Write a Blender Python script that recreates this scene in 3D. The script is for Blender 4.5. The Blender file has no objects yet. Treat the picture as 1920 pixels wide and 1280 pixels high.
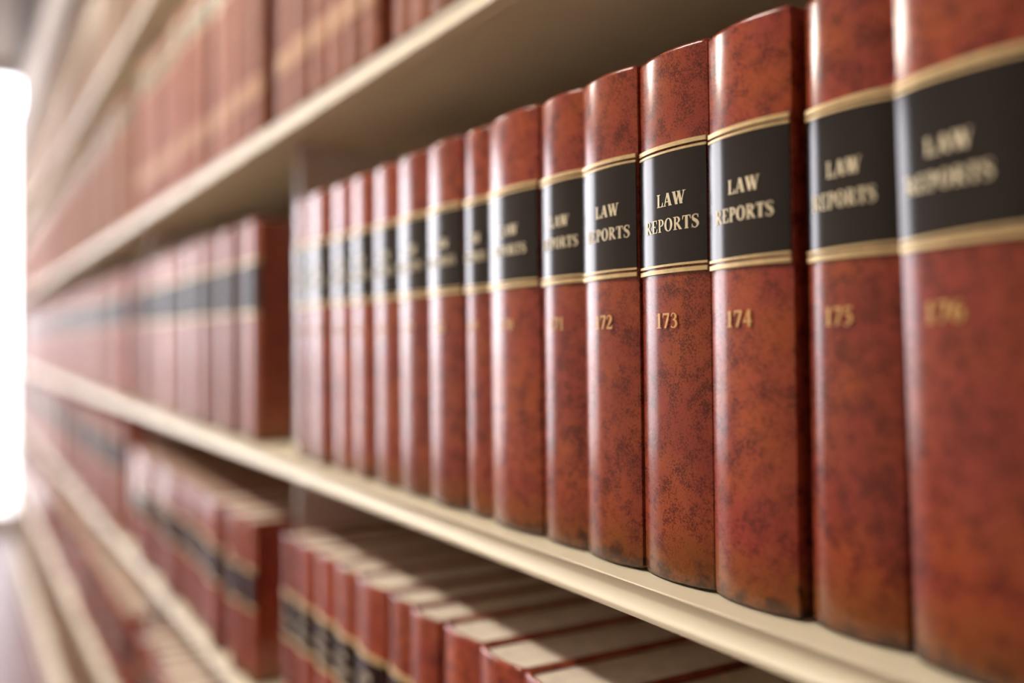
import bpy, math, random
from mathutils import Vector
R = math.radians
random.seed(7)
C = bpy.context.scene.collection
S = bpy.context.scene

# ------------------------------------------------------------------ camera, world, exposure
ZC = 1.15                       # lens height above the floor
D0 = 0.2955                     # lens to the plane of the spine shoulders (x = 0)
F_PX, YAW = 1750.0, math.atan(1050 / 1750)
cam_d = bpy.data.cameras.new('camera'); cam = bpy.data.objects.new('camera', cam_d); C.objects.link(cam)
cam.location = (-D0, 0, ZC)
cam.rotation_euler = (R(90), 0, -YAW)
cam_d.sensor_width = 36; cam_d.lens = F_PX / 1920 * 36
cam_d.clip_start = 0.02; cam_d.clip_end = 200
cam_d.dof.use_dof = True; cam_d.dof.focus_distance = 0.445; cam_d.dof.aperture_fstop = 2.05
S.camera = cam

w = bpy.data.worlds.new('sky'); S.world = w; w.use_nodes = True
bg = w.node_tree.nodes['Background']
bg.inputs[0].default_value = (0.97, 0.94, 1.0, 1); bg.inputs[1].default_value = 9.0   # even overcast sky

LAMP = 106.0                     # radiance of the ceiling tubes' diffusers
LAMP_COL = (1.0, 0.915, 0.80)
pl = bpy.data.lights.new('window_portal', 'AREA'); po = bpy.data.objects.new('window_portal', pl); C.objects.link(po)
pl.shape = 'RECTANGLE'; pl.size = 2.9; pl.size_y = 2.7
po.location = (-1.35, 6.60, 1.43); pl.cycles.is_portal = True
po.rotation_euler = (R(-90), 0, 0)

v = S.view_settings
v.view_transform = 'Standard'; v.look = 'None'; v.gamma = 1; v.exposure = 0.0; v.use_curve_mapping = False

# ------------------------------------------------------------------ materials
def mat(name):
    m = bpy.data.materials.new(name); m.use_nodes = True
    return m, m.node_tree.nodes, m.node_tree.links, m.node_tree.nodes['Principled BSDF']

def plain(name, col, rough=0.5, metal=0.0, spec=0.5, noise=0.06, scale=40, bump=0.0):
    m, N, L, b = mat(name)
    tc = N.new('ShaderNodeTexCoord'); nz = N.new('ShaderNodeTexNoise'); nz.inputs['Scale'].default_value = scale; nz.inputs['Detail'].default_value = 4
    L.new(tc.outputs['Object'], nz.inputs['Vector'])
    cr = N.new('ShaderNodeValToRGB'); L.new(nz.outputs['Fac'], cr.inputs['Fac'])
    cr.color_ramp.elements[0].position = 0.3; cr.color_ramp.elements[1].position = 0.7
    cr.color_ramp.elements[0].color = tuple(c * (1 - noise) for c in col) + (1,)
    cr.color_ramp.elements[1].color = tuple(min(1, c * (1 + noise)) for c in col) + (1,)
    L.new(cr.outputs['Color'], b.inputs['Base Color'])
    b.inputs['Roughness'].default_value = rough; b.inputs['Metallic'].default_value = metal
    b.inputs['Specular IOR Level'].default_value = spec
    if bump:
        bp = N.new('ShaderNodeBump'); bp.inputs['Strength'].default_value = bump; bp.inputs['Distance'].default_value = 0.001
        L.new(nz.outputs['Fac'], bp.inputs['Height']); L.new(bp.outputs['Normal'], b.inputs['Normal'])
    return m

def leather(name, light, mid, dark, worn, rough=0.18, spec=0.55, wear=True):
    """mottled bookbinding leather: cloudy patches of fine dark sprinkling over a warm ground, scuffed tan at the tail"""
    m, N, L, b = mat(name)
    tc = N.new('ShaderNodeTexCoord'); oi = N.new('ShaderNodeObjectInfo')
    sc = N.new('ShaderNodeVectorMath'); sc.operation = 'SCALE'; sc.inputs[3].default_value = 37.0
    cx = N.new('ShaderNodeCombineXYZ')
    L.new(oi.outputs['Random'], cx.inputs[0]); L.new(oi.outputs['Random'], cx.inputs[2]); L.new(cx.outputs[0], sc.inputs[0])
    ad = N.new('ShaderNodeVectorMath'); ad.operation = 'ADD'
    L.new(tc.outputs['Object'], ad.inputs[0]); L.new(sc.outputs[0], ad.inputs[1])
    def noise(scale, det, rgh=0.6, dist=0.0):
        n = N.new('ShaderNodeTexNoise'); n.inputs['Scale'].default_value = scale; n.inputs['Detail'].default_value = det
        n.inputs['Roughness'].default_value = rgh; n.inputs['Distortion'].default_value = dist
        L.new(ad.outputs[0], n.inputs['Vector']); return n
    def ramp(src, p0, p1, c0=(0, 0, 0, 1), c1=(1, 1, 1, 1)):
        r = N.new('ShaderNodeValToRGB'); r.color_ramp.elements[0].position = p0; r.color_ramp.elements[1].position = p1
        r.color_ramp.elements[0].color = c0; r.color_ramp.elements[1].color = c1; L.new(src, r.inputs['Fac']); return r
    hue = ramp(noise(26, 3).outputs['Fac'], 0.38, 0.62, light + (1,), mid + (1,))
    cloud = noise(100, 4, 0.72, 0.0); fine = noise(1150, 2, 0.6)
    mul = N.new('ShaderNodeMath'); mul.operation = 'MULTIPLY_ADD'; mul.inputs[1].default_value = 0.60
    L.new(cloud.outputs['Fac'], mul.inputs[0])
    f2 = N.new('ShaderNodeMath'); f2.operation = 'MULTIPLY'; f2.inputs[1].default_value = 0.60
    L.new(fine.outputs['Fac'], f2.inputs[0]); L.new(f2.outputs[0], mul.inputs[2])
    spk = ramp(mul.outputs[0], 0.565, 0.70)
    mx = N.new('ShaderNodeMixRGB'); mx.inputs['Color2'].default_value = dark + (1,)
    ms = N.new('ShaderNodeMath'); ms.operation = 'MULTIPLY'; ms.inputs[1].default_value = 0.85
    L.new(spk.outputs['Color'], ms.inputs[0]); L.new(ms.outputs[0], mx.inputs['Fac']); L.new(hue.outputs['Color'], mx.inputs['Color1'])
    out = mx.outputs['Color']
    if wear:
        sp = N.new('ShaderNodeSeparateXYZ'); L.new(tc.outputs['Object'], sp.inputs[0])
        wob = N.new('ShaderNodeMath'); wob.operation = 'MULTIPLY_ADD'; wob.inputs[1].default_value = 0.045; wob.inputs[2].default_value = -0.022
        L.new(cloud.outputs['Fac'], wob.inputs[0])
        zz = N.new('ShaderNodeMath'); zz.operation = 'ADD'; L.new(sp.outputs['Z'], zz.inputs[0]); L.new(wob.outputs[0], zz.inputs[1])
        mr = N.new('ShaderNodeMapRange'); mr.inputs['From Min'].default_value = 0.028; mr.inputs['From Max'].default_value = 0.010
        L.new(zz.outputs[0], mr.inputs['Value'])
        wm = N.new('ShaderNodeMixRGB'); wm.inputs['Color2'].default_value = worn + (1,)
        wf = N.new('ShaderNodeMath'); wf.operation = 'MULTIPLY'; wf.inputs[1].default_value = 0.75
        L.new(mr.outputs[0], wf.inputs[0]); L.new(wf.outputs[0], wm.inputs['Fac']); L.new(out, wm.inputs['Color1'])
        # dark scuff at the very tail
        m2 = N.new('ShaderNodeMapRange'); m2.inputs['From Min'].default_value = 0.010; m2.inputs['From Max'].default_value = 0.002
        L.new(zz.outputs[0], m2.inputs['Value'])
        wm2 = N.new('ShaderNodeMixRGB'); wm2.inputs['Color2'].default_value = (0.03, 0.018, 0.012, 1)
        wf2 = N.new('ShaderNodeMath'); wf2.operation = 'MULTIPLY'; wf2.inputs[1].default_value = 0.8
        L.new(m2.outputs[0], wf2.inputs[0]); L.new(wf2.outputs[0], wm2.inputs['Fac']); L.new(wm.outputs['Color'], wm2.inputs['Color1'])
        out = wm2.outputs['Color']
    hv = N.new('ShaderNodeHueSaturation')
    vr = N.new('ShaderNodeMapRange'); vr.inputs['To Min'].default_value = 0.80; vr.inputs['To Max'].default_value = 1.12
    L.new(oi.outputs['Random'], vr.inputs['Value']); L.new(vr.outputs[0], hv.inputs['Value']); L.new(out, hv.inputs['Color'])
    L.new(hv.outputs['Color'], b.inputs['Base Color'])
    rr = N.new('ShaderNodeMapRange'); rr.inputs['To Min'].default_value = rough - 0.05; rr.inputs['To Max'].default_value = rough + 0.08
    L.new(fine.outputs['Fac'], rr.inputs['Value']); L.new(rr.outputs[0], b.inputs['Roughness'])
    b.inputs['Specular IOR Level'].default_value = spec
    bp = N.new('ShaderNodeBump'); bp.inputs['Strength'].default_value = 0.12; bp.inputs['Distance'].default_value = 0.0001
    L.new(mul.outputs[0], bp.inputs['Height']); L.new(bp.outputs['Normal'], b.inputs['Normal'])
    return m

M = {}
M['red'] = leather('red_brown_leather', (0.43, 0.090, 0.030), (0.35, 0.058, 0.036), (0.085, 0.014, 0.012), (0.24, 0.085, 0.02))
M['matt'] = leather('matt_red_brown_leather', (0.44, 0.17, 0.10), (0.40, 0.14, 0.085), (0.16, 0.05, 0.035), (0.24, 0.085, 0.02), rough=0.55, spec=0.25)
M['semi'] = leather('rubbed_red_brown_leather', (0.40, 0.11, 0.05), (0.36, 0.09, 0.055), (0.12, 0.03, 0.02), (0.24, 0.085, 0.02), rough=0.30, spec=0.5)
M['tan'] = leather('tan_leather', (0.35, 0.235, 0.155), (0.31, 0.195, 0.13), (0.22, 0.11, 0.06), (0.3, 0.17, 0.08), rough=0.6, spec=0.25)
M['rose'] = leather('faded_red_leather', (0.45, 0.25, 0.18), (0.40, 0.20, 0.145), (0.22, 0.09, 0.06), (0.3, 0.13, 0.05), rough=0.6, spec=0.25)
M['label'] = plain('black_label_leather', (0.0042, 0.0036, 0.0034), 0.16, spec=0.65, noise=0.2, scale=300)
M['olive'] = plain('olive_label_leather', (0.12, 0.10, 0.035), 0.4, noise=0.2, scale=300)
M['dull'] = plain('rubbed_black_label_leather', (0.012, 0.010, 0.010), 0.42, spec=0.4, noise=0.2, scale=300)
M['tail'] = plain('tan_tail_label', (0.52, 0.27, 0.14), 0.5, spec=0.3, noise=0.15, scale=200)
M['gilt'] = plain('gilt_foil', (0.82, 0.63, 0.32), 0.36, 0.3, noise=0.12, scale=200)
M['letter'] = plain('pale_gilt_lettering', (0.86, 0.76, 0.52), 0.45, 0.1, noise=0.08, scale=300)
M['number'] = plain('orange_gilt_numerals', (0.78, 0.45, 0.16), 0.4, 0.2, noise=0.1, scale=300)
M['pages'] = plain('page_edges', (0.74, 0.64, 0.52), 0.8, noise=0.12, scale=90)
M['shelf'] = plain('cream_enamelled_steel', (0.78, 0.70, 0.515), 0.42, noise=0.02, scale=14)
M['panel'] = plain('grey_enamelled_steel', (0.82, 0.79, 0.76), 0.45, noise=0.02, scale=14)
M['cornice'] = plain('mauve_grey_cornice_paint', (0.42, 0.37, 0.35), 0.6, noise=0.02, scale=14)
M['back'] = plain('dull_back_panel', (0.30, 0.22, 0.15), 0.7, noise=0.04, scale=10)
M['wall'] = plain('wall_paint', (0.52, 0.44, 0.37), 0.85, noise=0.02, scale=5, bump=0.1)
M['ceiling'] = plain('ceiling_paint', (0.74, 0.70, 0.64), 0.9, noise=0.02, scale=5)
M['floor'] = plain('polished_mauve_linoleum', (0.14, 0.064, 0.056), 0.42, spec=0.12, noise=0.1, scale=30, bump=0.0)
M['dark'] = plain('gap_shade_brown', (0.035, 0.022, 0.018), 0.5, noise=0.2, scale=12)  # near-black brown that paints the shadow between cornice and ceiling
M['frame'] = plain('white_window_frame', (0.78, 0.77, 0.78), 0.4, noise=0.02, scale=10)
M['ground'] = plain('pale_paving', (0.55, 0.54, 0.52), 0.9, noise=0.05, scale=3)

def glass():
    m, N, L, b = mat('window_glass'); N.remove(b)
    t = N.new('ShaderNodeBsdfTransparent'); g = N.new('ShaderNodeBsdfGlossy'); g.inputs['Roughness'].default_value = 0.02
    f = N.new('ShaderNodeFresnel'); f.inputs['IOR'].default_value = 1.45
    x = N.new('ShaderNodeMixShader'); L.new(f.outputs[0], x.inputs[0]); L.new(t.outputs[0], x.inputs[1]); L.new(g.outputs[0], x.inputs[2])
    L.new(x.outputs[0], N['Material Output'].inputs['Surface']); return m
M['glass'] = glass()
def lamp():
    m, N, L, b = mat('lamp_diffuser')
    b.inputs['Base Color'].default_value = (0.9, 0.9, 0.88, 1)
    b.inputs['Emission Color'].default_value = LAMP_COL + (1,); b.inputs['Emission Strength'].default_value = LAMP
    return m
M['lamp'] = lamp()

# ------------------------------------------------------------------ helpers
def link(name, me, parent=None):
    o = bpy.data.objects.new(name, me); C.objects.link(o)
    if parent: o.parent = parent
    return o
def tag(o, label=None, cat=None, group=None, kind=None):
    for k, x in (('label', label), ('category', cat), ('group', group), ('kind', kind)):
        if x: o[k] = x
    return o
class MB:
    def __init__(s): s.v, s.f, s.m, s.s = [], [], [], []
    def add(s, vs, fs, mi=0, smooth=False):
        b = len(s.v); s.v += [tuple(x) for x in vs]
        for f in fs: s.f.append(tuple(b + i for i in f)); s.m.append(mi); s.s.append(smooth)
    def box(s, a, b, mi=0):
        x0, y0, z0 = a; x1, y1, z1 = b
        s.add([(x0,y0,z0),(x1,y0,z0),(x1,y1,z0),(x0,y1,z0),(x0,y0,z1),(x1,y0,z1),(x1,y1,z1),(x0,y1,z1)],
              [(0,3,2,1),(4,5,6,7),(0,1,5,4),(1,2,6,5),(2,3,7,6),(3,0,4,7)], mi)
    def mesh(s, name, mats):
        me = bpy.data.meshes.new(name); me.from_pydata(s.v, [], s.f)
        for x in mats: me.materials.append(x)
        me.polygons.foreach_set('material_index', s.m); me.polygons.foreach_set('use_smooth', s.s); me.update()
        return me
def boxobj(name, a, b, m, parent=None):
    mb = MB(); mb.box(a, b); return link(name, mb.mesh(name, [m]), parent)

# ------------------------------------------------------------------ the room
YF, XL, ZCEIL = 6.5, -3.2, 2.85
tag(boxobj('floor', (XL - .1, -2.6, -.1), (.6, YF + .2, 0), M['floor']), kind='structure')
tag(boxobj('ceiling', (XL - .1, -2.6, ZCEIL), (.6, YF + .2, ZCEIL + .1), M['ceiling']), kind='structure')
tag(boxobj('wall_left', (XL - .1, -2.5, 0), (XL, YF, ZCEIL), M['wall']), kind='structure')
tag(boxobj('wall_right', (.27, -2.5, 0), (.37, YF, ZCEIL), M['wall']), kind='structure')
tag(boxobj('wall_back', (XL, -2.6, 0), (.27, -2.5, ZCEIL), M['wall']), kind='structure')
WX0, WX1, WZ0, WZ1 = -2.8, 0.10, 0.07, 2.80
mb = MB()
mb.box((XL, YF, 0), (WX0, YF + .15, ZCEIL)); mb.box((WX1, YF, 0), (.37, YF + .15, ZCEIL))
mb.box((WX0, YF, 0), (WX1, YF + .15, WZ0)); mb.box((WX0, YF, WZ1), (WX1, YF + .15, ZCEIL))
tag(link('wall_far', mb.mesh('wall_far', [M['wall']])), kind='structure')
win = tag(link('window_1', None), kind='structure'); win.location = (WX0, YF, WZ0)
def wbox(name, a, b, m):
    o = boxobj(name, tuple(p - q for p, q in zip(a, win.location)), tuple(p - q for p, q in zip(b, win.location)), m, win); return o
xs = [WX0, -1.85, -0.88, WX1]
wbox('window_frame', (WX0, YF + .05, WZ0), (WX0 + .04, YF + .10, WZ1), M['frame'])
wbox('window_frame', (WX1 - .02, YF + .05, WZ0), (WX1, YF + .10, WZ1), M['frame'])
wbox('window_frame', (WX0 + .04, YF + .05, WZ0), (WX1 - .02, YF + .10, WZ0 + .03), M['frame'])
wbox('window_frame', (WX0 + .04, YF + .05, WZ1 - .03), (WX1 - .02, YF + .10, WZ1), M['frame'])
for x in xs[1:3]: wbox('mullion', (x - .03, YF + .05, WZ0 + .03), (x + .03, YF + .10, WZ1 - .03), M['frame'])
for a, b in ((WX0 + .04, xs[1] - .03), (xs[1] + .03, xs[2] - .03), (xs[2] + .03, WX1 - .02)):
    wbox('pane', (a, YF + .072, WZ0 + .03), (b, YF + .078, WZ1 - .03), M['glass'])
tag(boxobj('ground', (-30, YF + .25, -.2), (30, 60, -.1), M['ground']), kind='structure')
tag(boxobj('gap_shade_1', (.0, -.25, 2.30), (.27, 5.506, ZCEIL), M['dark']), kind='structure')   # added dark box, its colour standing in for the shadow gap over the cornice

ordw = ['first', 'second', 'third', 'fourth', 'fifth', 'sixth', 'seventh', 'eighth', 'ninth', 'tenth', 'eleventh', 'twelfth', 'thirteenth',
        'fourteenth', 'fifteenth', 'sixteenth', 'seventeenth', 'eighteenth', 'nineteenth', 'twentieth', 'twenty-first', 'twenty-second',
        'twenty-third', 'twenty-fourth', 'twenty-fifth', 'twenty-sixth', 'twenty-seventh']
LX = -1.2
for i, y in enumerate((1.35, 4.2)):
    t = tag(link('ceiling_light', None), 'long fluorescent ceiling light over the aisle, %s from the camera' % ordw[i], 'ceiling light', 'aisle ceiling lights')
    t.location = (LX, y, ZCEIL)
    boxobj('housing', (-.11, -.5, -.05), (.11, .5, 0), M['frame'], t)
    boxobj('diffuser', (-.09, -.48, -.065), (.09, .48, -.05), M['lamp'], t)

# ------------------------------------------------------------------ bookcases
ZS = {'E': -.713, 'D': -.384, 'M': -.1145, 'A': .219, 'B': .572}        # upper face of each shelf, measured from the lens height
ZBASE = -1.03
BAYS = [-.25, 1.006, 1.906, 2.806, 3.706, 4.606, 5.506]
XB = .24
def shelf_mesh(y0, y1):
    pr = [(XB, 0), (-.0176, 0), (-.0182, -.0005), (-.0173, -.0022), (-.0160, -.0054), (-.0158, -.0066), (-.0165, -.0092), (-.0178, -.0117),
          (-.0189, -.0126), (-.0191, -.0134), (-.0184, -.0158), (-.0178, -.0160), (-.0060, -.0160), (-.0060, -.0146), (-.0130, -.0146), (-.0130, -.0024), (XB, -.0024)]
    n = len(pr); mb = MB()
    vs = [(x, y0, z) for x, z in pr] + [(x, y1, z) for x, z in pr]
    for i in range(n):
        j = (i + 1) % n
        mb.add([vs[i], vs[j], vs[n + j], vs[n + i]], [(0, 1, 2, 3)], 0, 1 <= i <= 10)
    mb.add([(x, y0, z) for x, z in pr], [tuple(range(n - 1, -1, -1))]); mb.add([(x, y1, z) for x, z in pr], [tuple(range(n))])
    me = mb.mesh('shelf', [M['shelf']])
    import bmesh
    bm = bmesh.new(); bm.from_mesh(me); bmesh.ops.remove_doubles(bm, verts=bm.verts, dist=1e-6); bmesh.ops.recalc_face_normals(bm, faces=bm.faces)
    for e in bm.edges:
        if len(e.link_faces) == 2 and e.calc_face_angle(0) > R(50): e.smooth = False
    bm.to_mesh(me); bm.free(); return me
blabel = ['nearest cream steel bookcase, holding the sharply focused law reports', 'second cream steel bookcase, just beyond the first dark gap',
          'third cream steel bookcase along the wall, blurred', 'fourth cream steel bookcase along the wall, heavily blurred',
          'fifth cream steel bookcase, last but one before the window',
          'farthest cream steel bookcase, ending beside the bright window']
for k in range(6):
    y0, y1 = BAYS[k], BAYS[k + 1]
    t = tag(link('bookcase', None), blabel[k], 'bookcase', 'run of steel bookcases')
    t.location = (0, (y0 + y1) / 2, 0); hw = (y1 - y0) / 2
    z0, z1 = .07, 2.10
    for s in (-1, 1):
        yy = s * (hw - .003)
        boxobj('side_panel', (.032, yy - .0025, 0), (XB + .008, yy + .0025, z1), M['panel'], t)
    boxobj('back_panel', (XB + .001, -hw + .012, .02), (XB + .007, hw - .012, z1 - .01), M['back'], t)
    sm = shelf_mesh(-hw + .0005, hw - .0005)
    for key in 'EDMAB':
        o = link('shelf', sm, t); o.location.z = ZC + ZS[key]
    o = link('shelf', sm, t); o.location.z = ZC + ZBASE
    boxobj('plinth', (-.02, -hw + .001, .0), (.0, hw - .001, ZC + ZBASE - .016), M['shelf'], t)
    boxobj('cornice', (-.022, -hw + .0005, z1), (XB, hw - .0005, 2.295), M['cornice'], t)
    if k == 5: boxobj('end_panel', (-.020, hw + .001, 0), (XB, hw + .028, 2.29), M['panel'], t)

# ------------------------------------------------------------------ lettering: bold serif glyphs from strokes, cap height 1
def quadstrip(pts, ws):
    out = []; n = len(pts); L = []
    for i in range(n):
        a = pts[max(i - 1, 0)]; b = pts[min(i + 1, n - 1)]
        dx, dy = b[0] - a[0], b[1] - a[1]; l = math.hypot(dx, dy) or 1
        nx, ny = -dy / l, dx / l; h = ws[i] / 2
        L.append(((pts[i][0] + nx * h, pts[i][1] + ny * h), (pts[i][0] - nx * h, pts[i][1] - ny * h)))
    for i in range(n - 1): out.append([L[i][0], L[i][1], L[i + 1][1], L[i + 1][0]])
    return out
def curve(cp, k=6):
    """Catmull-Rom through (x, y, width)"""
    P = [cp[0]] + list(cp) + [cp[-1]]; pts, ws = [], []
    for i in range(1, len(P) - 2):
        for j in range(k + (i == len(P) - 3)):
            t = j / k
            q = [0.5 * (2 * P[i][c] + (P[i+1][c] - P[i-1][c]) * t + (2*P[i-1][c] - 5*P[i][c] + 4*P[i+1][c] - P[i+2][c]) * t*t
                 + (-P[i-1][c] + 3*P[i][c] - 3*P[i+1][c] + P[i+2][c]) * t**3) for c in range(3)]
            pts.append((q[0], q[1])); ws.append(q[2])
    return quadstrip(pts, ws)
def ring(cx, cy, rx, ry, ix, iy, a0=0, a1=360, n=22):
    out = []
    for i in range(n):
        a, b = R(a0 + (a1 - a0) * i / n), R(a0 + (a1 - a0) * (i + 1) / n)
        out.append([(cx + rx*math.cos(a), cy + ry*math.sin(a)), (cx + ix*math.cos(a), cy + iy*math.sin(a)), (cx + ix*math.cos(b), cy + iy*math.sin(b)), (cx + rx*math.cos(b), cy + ry*math.sin(b))])
    return out
def rc(a, b, c, d): return [[(a, b), (c, b), (c, d), (a, d)]]
def serif(x, y, w): return rc(x - w/2, y, x + w/2, y + .055)
def stem(x, w=.21, ser=.40, y0=0, y1=1): return rc(x - w/2, y0, x + w/2, y1) + serif(x, y0, ser) + serif(x, y1 - .055, ser)
def diag(x0, y0, x1, y1, w): return [[(x0 - w/2, y0), (x0 + w/2, y0), (x1 + w/2, y1), (x1 - w/2, y1)]]
G = {}
G['L'] = (.82, stem(.27) + rc(.2, 0, .78, .06) + [[(.62, .05), (.78, .05), (.80, .34), (.76, .34)]])
G['A'] = (.98, diag(.17, .03, .47, 1, .10) + diag(.78, .03, .50, 1, .28) + rc(.24, .30, .70, .36) + serif(.17, 0, .32) + serif(.79, 0, .38))
G['W'] = (1.36, diag(.20, 1, .46, 0, .27) + diag(.46, 0, .66, .92, .10) + diag(.66, 1, .92, 0, .27) + diag(.92, 0, 1.18, 1, .10)
          + serif(.20, .945, .38) + serif(.66, .945, .36) + serif(1.18, .945, .30))
G['R'] = (.98, stem(.27) + ring(.43, .745, .38, .255, .15, .19, -90, 90, 12) + rc(.22, .945, .44, 1) + rc(.22, .49, .44, .545)
          + diag(.82, .03, .46, .52, .27) + serif(.84, 0, .28))
G['E'] = (.86, stem(.27) + rc(.2, 0, .78, .06) + rc(.2, .94, .74, 1) + rc(.2, .475, .54, .53) + [[(.64, .05), (.78, .05), (.82, .32), (.78, .32)],
          [(.62, .95), (.74, .95), (.77, .70), (.73, .70)], [(.50, .5), (.56, .34), (.56, .66), (.50, .5)]])
G['P'] = (.84, stem(.27) + ring(.41, .72, .39, .28, .16, .215, -90, 90, 12) + rc(.22, .945, .42, 1) + rc(.22, .44, .42, .495))
G['O'] = (1.02, ring(.51, .5, .48, .52, .22, .455))
G['T'] = (.90, rc(.32, 0, .58, 1) + serif(.45, 0, .40) + rc(.06, .94, .84, 1) + [[(.06, .95), (.18, .95), (.08, .70), (.04, .70)], [(.72, .95), (.84, .95), (.86, .70), (.82, .70)]])
G['S'] = (.72, curve([(.60, .74, .05), (.56, .92, .07), (.36, .985, .07), (.15, .86, .15), (.20, .64, .23), (.46, .47, .25), (.58, .24, .20), (.40, .025, .08), (.18, .06, .07), (.07, .28, .05)])
          + [[(.58, .72), (.63, .72), (.63, 1.0), (.59, 1.0)], [(.05, 0), (.09, 0), (.10, .30), (.05, .30)]])
G['1'] = (.66, rc(.24, 0, .45, 1) + serif(.345, 0, .46) + [[(.10, .84), (.24, .84), (.45, 1), (.40, 1)]])
G['2'] = (.70, curve([(.08, .70, .10), (.14, .88, .10), (.33, .965, .09), (.50, .78, .21), (.40, .50, .18), (.20, .25, .10), (.08, .08, .08)]) + rc(.05, 0, .62, .15) + [[(.52, .1), (.62, .1), (.67, .30), (.63, .30)]])
G['3'] = (.70, curve([(.10, .74, .08), (.18, .91, .09), (.34, .965, .08), (.48, .78, .19), (.40, .60, .13), (.26, .53, .06)])
          + curve([(.26, .53, .06), (.44, .48, .13), (.53, .27, .21), (.40, .06, .12), (.22, .03, .08), (.10, .12, .14)]))
G['4'] = (.70, rc(.36, 0, .56, 1) + rc(.03, .24, .66, .36) + diag(.08, .30, .44, 1, .08))
G['5'] = (.70, rc(.14, .86, .60, 1) + diag(.13, .55, .18, .95, .06) + curve([(.13, .55, .06), (.30, .62, .12), (.50, .46, .20), (.50, .22, .20), (.34, .04, .10), (.18, .03, .08), (.08, .10, .13)]))
G['6'] = (.70, ring(.36, .33, .31, .345, .11, .29) + curve([(.12, .33, .20), (.16, .64, .18), (.34, .88, .10), (.58, .985, .05)]))
G['7'] = (.70, rc(.06, .86, .64, 1) + diag(.26, 0, .58, .90, .18) + [[(.06, .90), (.14, .90), (.08, .66), (.04, .66)]])
G['8'] = (.70, ring(.35, .74, .26, .26, .10, .21) + ring(.35, .27, .31, .28, .12, .225))
G['9'] = (.70, ring(.34, .67, .31, .345, .11, .29) + curve([(.58, .67, .20), (.54, .36, .18), (.36, .12, .10), (.12, .015, .05)]))
G['0'] = (.70, ring(.35, .5, .31, .51, .11, .46))

# ------------------------------------------------------------------ books. local frame: spine towards -x, far board at y = 0, near board at y = -T, tail at z = 0
EXPO = 2.2
def arc(a, hw, B): return -B * (1 - abs(a) ** EXPO)
def spine_pt(s, z, T, B, off):
    hw = T / 2; a = max(-1, min(1, s / hw))
    x = arc(a, hw, B); sl = B * EXPO * abs(a) ** (EXPO - 1) / hw * (1 if a >= 0 else -1)     # dx/ds
    l = math.hypot(1, sl)
    return (x - off / l, -(hw + s + sl * off / l), z)
def outline(T, B, Dp, n):
    hw = T / 2
    far = [(Dp, 0), (.017, 0), (.0115, -.0013), (.0075, -.0013), (.0035, -.0002)]
    far = [(x, y) for x, y in far]
    mid = [(arc(a, hw, B) + .0006, -hw - hw * a * .985) for a in [-1 + 2 * i / n for i in range(n + 1)]]
    near = [(x, -T - y) for x, y in reversed(far)]
    return far + mid + near, len(far), len(mid)
TH = .0026
def inset(pts, T, B, Dp):
    hw = T / 2; k = (hw - TH) / hw; out = []
    for x, y in pts: out.append((min(x + TH if x < .006 else x, Dp), -hw + (y + hw) * k if x < .006 else (-TH if y > -hw else -T + TH)))
    return out
def extr(mb, A, B_, za, zb, smooth, mi=0):
    n = len(A)
    for i in range(n - 1): mb.add([A[i] + (za,), A[i+1] + (za,), B_[i+1] + (zb,), B_[i] + (zb,)], [(0, 1, 2, 3)], mi, smooth)
def weld(me, ang=40):
    import bmesh
    bm = bmesh.new(); bm.from_mesh(me); bmesh.ops.remove_doubles(bm, verts=bm.verts, dist=1e-6); bmesh.ops.recalc_face_normals(bm, faces=bm.faces)
    for e in bm.edges:
        if len(e.link_faces) == 2 and e.calc_face_angle(0) > R(ang): e.smooth = False
    bm.to_mesh(me); bm.free(); return me
def cover_mesh(T, B, Dp, H, m, n=18, rnd=.0022):
    out, nf, nm = outline(T, B, Dp, n); inn = inset(out, T, B, Dp)
    lerp = lambda t: [(p[0] + (q[0] - p[0]) * t, p[1] + (q[1] - p[1]) * t) for p, q in zip(out, inn)]
    mb = MB(); lev = [(.5, 0), (.18, rnd * .22), (.04, rnd * .62), (0, rnd), (0, H - rnd), (.04, H - rnd * .62), (.18, H - rnd * .22), (.5, H)]
    for (t0, z0), (t1, z1) in zip(lev, lev[1:]): extr(mb, lerp(t0), lerp(t1), z0, z1, True)
    extr(mb, lerp(.5), inn, H, H - .0003, False); extr(mb, inn, inn, H - .0003, .0003, True); extr(mb, inn, lerp(.5), .0003, 0, False)
    for e in (0, -1):      # fore-edge ends of the boards
        pr = [lerp(t)[e] + (z,) for t, z in lev]
        mb.add(pr + [inn[e] + (H - .0003,), inn[e] + (.0003,)], [tuple(range(len(pr) + 2))])
    return weld(mb.mesh('cover', [m]), 60)
def page_mesh(T, B, Dp, H, n=10):
    hw = T / 2; g = TH + .0003
    k = (hw - g) / hw
    pts = [(arc(a, hw, B) + TH + .0012, -hw - hw * a * k) for a in [-1 + 2 * i / n for i in range(n + 1)]]
    pts = [(Dp - .005, -g)] + pts + [(Dp - .005, -T + g)]
    N = len(pts); mb = MB(); z0, z1 = .0030, H - .0030
    mb.add([p + (z0,) for p in pts] + [p + (z1,) for p in pts],
           [(i, (i + 1) % N, N + (i + 1) % N, N + i) for i in range(N)] + [tuple(range(N - 1, -1, -1)), tuple(range(N, 2 * N))])
    return weld(mb.mesh('page_block', [M['pages']]))
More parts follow.
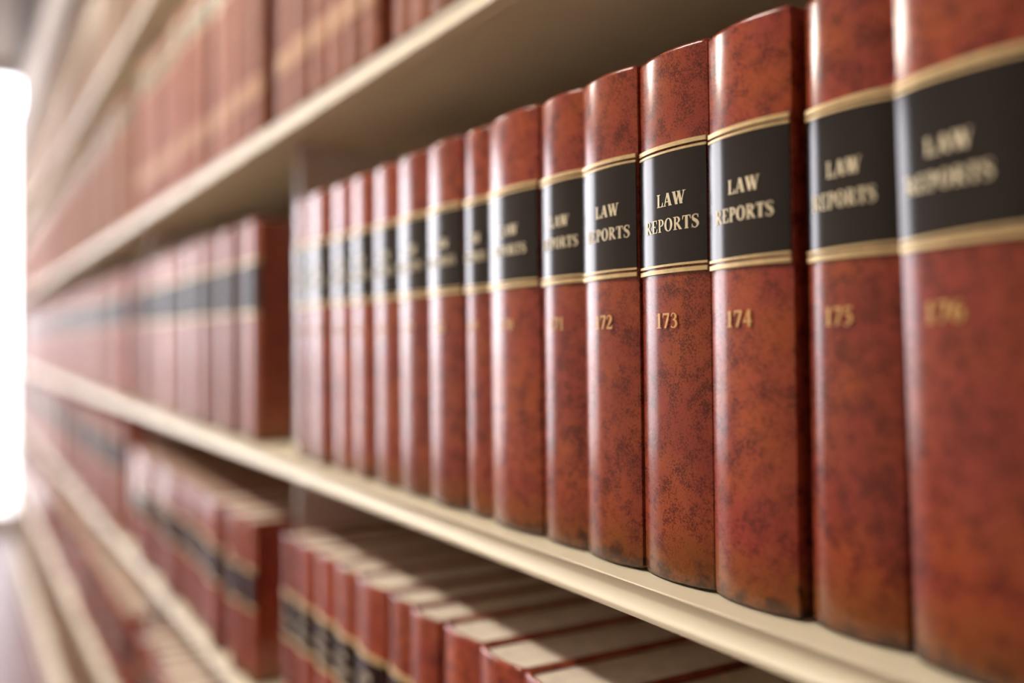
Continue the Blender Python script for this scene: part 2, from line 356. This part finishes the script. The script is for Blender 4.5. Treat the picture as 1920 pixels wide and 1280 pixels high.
def band_mesh(name, T, B, bands, off, m, n=18, e=.965):
    mb = MB(); hw = T / 2; ss = [hw * e * (-1 + 2 * i / n) for i in range(n + 1)]
    for z0, z1 in bands:
        for i in range(n):
            a, b = ss[i], ss[i + 1]
            mb.add([spine_pt(a, z0, T, B, off), spine_pt(b, z0, T, B, off), spine_pt(b, z1, T, B, off), spine_pt(a, z1, T, B, off)], [(0, 1, 2, 3)], 0, True)
            for z in (z0, z1): mb.add([spine_pt(a, z, T, B, off), spine_pt(b, z, T, B, off), spine_pt(b, z, T, B, -.0004), spine_pt(a, z, T, B, -.0004)], [(0, 1, 2, 3)])
        for s in (ss[0], ss[-1]): mb.add([spine_pt(s, z0, T, B, off), spine_pt(s, z1, T, B, off), spine_pt(s, z1, T, B, -.0004), spine_pt(s, z0, T, B, -.0004)], [(0, 1, 2, 3)])
    return weld(mb.mesh(name, [m]), 50)
def text_mesh(name, T, B, lines, off, m):
    """lines: (string, cap height, width, centre s, baseline z)"""
    mb = MB()
    for st, h, wid, cs, zb in lines:
        tot = sum(G[c][0] for c in st); k = wid / tot; x = cs - wid / 2
        for c in st:
            for q in G[c][1]:
                mb.add([spine_pt(x + px * k, zb + py * h, T, B, off) for px, py in q], [tuple(range(len(q)))])
            x += G[c][0] * k
    return weld(mb.mesh(name, [m]), 180)
def put_book(loc, lean, label, group, parts, cat='book'):
    t = tag(link('law_book', None), label, cat, group)
    t.location = loc; t.rotation_euler.x = -R(lean)
    for nm, me in parts: link(nm, me, t)
    return t
def put_single(loc, lean, label, group, me):
    t = tag(link('law_book', me), label, 'book', group); t.location = loc; t.rotation_euler.x = -R(lean); return t

# label layout of a binding: (z0, z1) of the label measured from the tail
def rules(l0, l1): return [(l0 - .0030, l0 - .0010), (l0 + .0002, l0 + .0013), (l1 - .0013, l1 - .0002), (l1 + .0010, l1 + .0030)]

ys = lambda u, x=0.0: (F_PX * (D0 + x) / (math.cos(YAW) * (u + 90)) - (D0 + x) * math.sin(YAW)) / math.cos(YAW)     # where along the shelf a spine edge stands
# --- the focused set on the middle shelf, volumes 162 to 176
H3, DEP = .2525, .185
edges = [556, 583, 624, 665, 703, 750, 807, 873, 922, 1017, 1100, 1204, 1334, 1507, 1697]
vol_look = {176: 'dark out-of-focus law report at the far right edge of the photo, volume 176',
            175: 'soft-focus law report numbered 175, past the narrow dark gap beside volume 174',
            174: 'red-brown law report numbered 174, slightly blurred, right of volume 173',
            173: 'sharply focused mottled red-brown law report numbered 173',
            172: 'red-brown law report numbered 172, left of the sharp volume 173'}
Z3 = ZC + ZS['M'] + .0004
for i, u in enumerate(edges):
    vol = 162 + i
    yf = ys(u); yn = ys(edges[i + 1]) if i + 1 < len(edges) else yf - .058
    T = yf - yn - .0004
    lean = 1.1
    xo = random.uniform(-.0015, .0015)
    if vol == 174: T -= .0042
    if vol == 175: T -= .0030; xo = .003
    if vol == 176: lean = 2.3; xo = -.001
    if vol == 173: xo = 0
    B = .0010 + .066 * T
    l0, l1 = .1490, .2045
    sc = min(1.0, T / .049)
    cs = .0022 * sc
    tw = 1.0 if vol < 174 else .935
    cs += {174: -.002, 175: -.003, 176: -.0085}.get(vol, 0)
    parts = [('cover', cover_mesh(T, B, DEP, H3, M['red'])), ('page_block', page_mesh(T, B, DEP, H3)),
             ('spine_label', band_mesh('spine_label', T, B, [(l0, l1)], .0003, M['label'])),
             *[('gilt_rule', band_mesh('gilt_rule', T, B, [z], .0006, M['gilt'])) for z in rules(l0, l1)],
             ('lettering', text_mesh('lettering', T, B, [('LAW', .0062, .0200 * sc * tw, cs + .0010 * sc, .1778), ('REPORTS', .0062, .0370 * sc * tw, cs - .0005 * sc, .1658)], .0006, M['letter'])),
             ('volume_number', text_mesh('volume_number', T, B, [(str(vol), .0072, .0165 * sc, cs - .0030 * sc, .1200)], .0003, M['number']))]
    y_base = yf - .113 * math.tan(R(lean))
    lab = vol_look.get(vol, 'red-brown law report on the middle shelf, %s book left of volume 173' % ordw[173 - vol - 1] if vol < 173 else None)
    put_book((xo, y_base, Z3), lean, lab, 'law reports on the nearest middle shelf', parts)

# --- full-part and single-mesh versions of the plainer bindings
def simple_mesh(T, B, Dp, H, m, l0, l1, lm, n=6, mb=None, at=None, mats=True):
    """one closed book: leather case, dark label with gilt edges in the same mesh (0 leather, 1 label, 2 gilt, 3 pages)"""
    own = mb is None
    if own: mb = MB()
    ox = at or (0, 0, 0)
    out, nf, nm = outline(T, B, Dp, n)
    zs = [(0, 0), (l0 - .003, 0), (l0, 2), (l1, 1), (l1 + .003, 2), (H, 0)]
    P = lambda p, z: (p[0] + ox[0], p[1] + ox[1], z + ox[2])
    N = len(out)
    for (z0, _), (z1, mi) in zip(zs, zs[1:]):
        for i in range(N - 1):
            k = mi if nf <= i < nf + nm - 1 else 0
            mb.add([P(out[i], z0), P(out[i+1], z0), P(out[i+1], z1), P(out[i], z1)], [(0, 1, 2, 3)], k, True)
    inn = inset(out, T, B, Dp)
    for i in range(N - 1): mb.add([P(out[i], H), P(out[i+1], H), P(inn[i+1], H), P(inn[i], H)], [(0, 1, 2, 3)], 0)
    for i in range(N - 1): mb.add([P(inn[i], H), P(inn[i+1], H), P(inn[i+1], H - .003), P(inn[i], H - .003)], [(0, 1, 2, 3)], 0)
    mb.add([P(p, H - .003) for p in inn], [tuple(range(N))], 3)
    mb.add([P(p, 0) for p in out], [tuple(range(N - 1, -1, -1))], 0)
    mb.add([P(out[0], 0), P(out[0], H), P(out[-1], H), P(out[-1], 0)], [(0, 1, 2, 3)], 3)
    if own: return weld(mb.mesh('law_book', [m, lm, M['gilt'], M['pages']]), 60)

WID = [.036, .041, .045, .049, .054]
cache = {}
def parts_for(style, T, H, full=True):
    key = (style, T, H)
    if key not in cache:
        B = .0010 + .066 * T if style not in ('semi',) else .001 + .11 * T
        leath, lm, l0, l1, orn = STY[style](H)
        p = [('cover', cover_mesh(T, B, .175, H, leath, 12)), ('page_block', page_mesh(T, B, .175, H)),
             ('spine_label', band_mesh('spine_label', T, B, [(l0, l1)], .0003, lm, 8)),
             ('gilt_rule', band_mesh('gilt_rule', T, B, [(l0 - .003, l0 + .001)], .0006, M['gilt'], 8)),
             ('gilt_rule', band_mesh('gilt_rule', T, B, [(l1 - .001, l1 + .003)], .0006, M['gilt'], 8))]
        sc = T / .049
        if full and not orn: p.append(('lettering', text_mesh('lettering', T, B, [('LAW', .0055, .018 * sc, 0, l0 + (l1 - l0) * .55), ('REPORTS', .0055, .034 * sc, 0, l0 + (l1 - l0) * .25)], .0006, M['letter'])))
        if orn: p.append(('tail_label', band_mesh('tail_label', T, B, [(.056, .080)], .0003, M['tail'], 8)))
        cache[key] = p
    return cache[key]
def single_for(style, T, H):
    key = ('s', style, T, H)
    if key not in cache:
        leath, lm, l0, l1, orn = STY[style](H); cache[key] = simple_mesh(T, .001 + .11 * T, .175, H, leath, l0, l1, lm)
    return cache[key]
M['pink'] = leather('window_sheen_leather', (0.46, 0.18, 0.13), (0.40, 0.14, 0.11), (0.16, 0.06, 0.04), (0.3, 0.13, 0.05), rough=0.42, spec=0.34)  # pink wash of the window's grazing reflection put into the base colour
STY = {'pink': lambda H: (M['pink'], M['dull'], H - .103, H - .0465, False),
       'semi': lambda H: (M['semi'], M['dull'], H - .103, H - .0465, False),
       'red': lambda H: (M['red'], M['label'], H - .103, H - .0465, False),
       'short': lambda H: (M['red'], M['label'], H - .098, H - .058, False),
       'tall': lambda H: (M['matt'], M['olive'], .215, .245, True),
       'rose': lambda H: (M['rose'], M['olive'], .215, .245, True),
       'tan': lambda H: (M['tan'], M['olive'], .205, .235, True)}
look = {'semi': 'red-brown law book', 'pink': 'sheen-tinted red-brown law book', 'red': 'red-brown law book', 'short': 'short red-brown law book', 'tall': 'tall red-brown law book', 'rose': 'faded red law book', 'tan': 'tan law book'}
rowname = {0: 'bottom shelf', 1: 'second-lowest shelf', 2: 'shelf below the middle', 3: 'middle shelf', 4: 'shelf above the middle', 5: 'top shelf'}
rowz = {0: ZBASE, 1: ZS['E'], 2: ZS['D'], 3: ZS['M'], 4: ZS['A'], 5: ZS['B']}
bayname = ['nearest', 'second', 'third', 'fourth', 'fifth']
def row(bay, r, style, H, y_far, y_near, mode, widths=None):
    """fill a shelf from its far end towards the camera"""
    i, y = 0, y_far
    items = []
    while True:
        T = widths[i] if widths and i < len(widths) else (None if widths else random.choice(WID))
        if T is None or y - T < y_near: break
        items.append((y, T)); y -= T + (.0006 if bay == 0 else random.choice((.001, .002, .005))); i += 1
    n = len(items)
    if bay and n: dy = items[-1][0] - items[-1][1] - y_near; items = [(y - dy, T) for y, T in items]      # flush to the near end
    for i, (y, T) in enumerate(items):
        xo = random.uniform(-1, 1) * (.002 if bay == 0 else .006) - (.010 if r == 2 else 0); ye = y - .0003
        loc = (xo, ye, ZC + rowz[r] + .0004)
        if mode == 'stuff':
            B = .0010 + .066 * T; leath, lm, l0, l1, orn = STY[style](H)
            simple_mesh(T, B, .175, H, leath, l0, l1, lm, 4, STUFF[style], loc)
            continue
        if bay == 0: end, k = 'far', i
        else: end, k = 'near', n - 1 - i
        lab = '%s, %s from the %s end of %s, %s bookcase' % (look[style], ordw[k], end, rowname[r], bayname[bay])
        grp = 'books on the %s of the %s bookcase' % (rowname[r], bayname[bay])
        hh = H
        if mode == 'full': put_book(loc, 0, lab, grp, parts_for(style, T, hh))
        elif mode == 'parts': put_book(loc, 0, lab, grp, parts_for(style, T, hh, False))
        else: put_single(loc, 0, lab, grp, single_for(style, T, hh))

STUFF = {}
class Shared(MB): pass
stuff_mb = {k: MB() for k in STY}; STUFF = stuff_mb
# nearest bookcase
u2 = [534, 556, 589, 629, 670, 725, 774, 826, 900, 985, 1085, 1215, 1380]
row(0, 2, 'short', .193, ys(534, -.01), .25, 'full', [round(ys(a, -.01) - ys(b, -.01) - .0006, 4) for a, b in zip(u2, u2[1:])])
u4 = [517, 550, 582, 614, 647, 679, 709]
row(0, 4, 'tall', .268, ys(517), .4, 'full', [round(ys(a) - ys(b) - .0006, 4) for a, b in zip(u4, u4[1:])])
# beyond the wider gap on the upper shelf
for i, (a, b) in enumerate(((738, 772), (772, 812), (812, 856))):
    T = round(ys(a) - ys(b) - .001, 4)
    put_book((-.001 * i, ys(a), ZC + ZS['A'] + .0004), 0, 'tall red-brown law book, %s on the near side of the gap, nearest upper shelf' % ordw[i], 'books on the shelf above the middle one of the nearest bookcase', parts_for('tall', T, .268))
# the bookcases beyond
for k in range(1, 6):
    yn, yf = BAYS[k] + .029, BAYS[k + 1] - .018
    mode = {1: 'parts', 2: 'single', 3: 'single', 4: 'stuff', 5: 'stuff'}[k]
    far = 'stuff' if k >= 3 else mode
    row(k, 3, 'semi' if k == 1 else 'pink', .250, yf, yn, mode)
    row(k, 4, 'tall' if k == 1 else 'rose', .268, yf, yn, mode)
    row(k, 2, 'short' if k == 1 else 'pink', .185 if k == 1 else .232, yf, yn, mode)
    row(k, 1, 'short', .180, yf, yn, far)
    row(k, 5, 'tan', .300, yf, yn, far)
    if k > 1: row(k, 0, 'tan', .262, yf, yn if k > 2 else yn + .3, far)
# everything past the countable books: one joined mass
allmb = MB(); mats = []
for st, mb in stuff_mb.items():
    if not mb.f: continue
    leath, lm = STY[st](.25)[:2]; base = len(mats); mats += [leath, lm, M['gilt'], M['pages']]
    off = len(allmb.v); allmb.v += mb.v
    allmb.f += [tuple(i + off for i in f) for f in mb.f]; allmb.m += [x + base for x in mb.m]; allmb.s += mb.s
tag(link('packed_books', weld(allmb.mesh('packed_books', mats), 60)), 'packed rows of blurred law books filling the farthest shelves beside the window', 'books', kind='stuff')
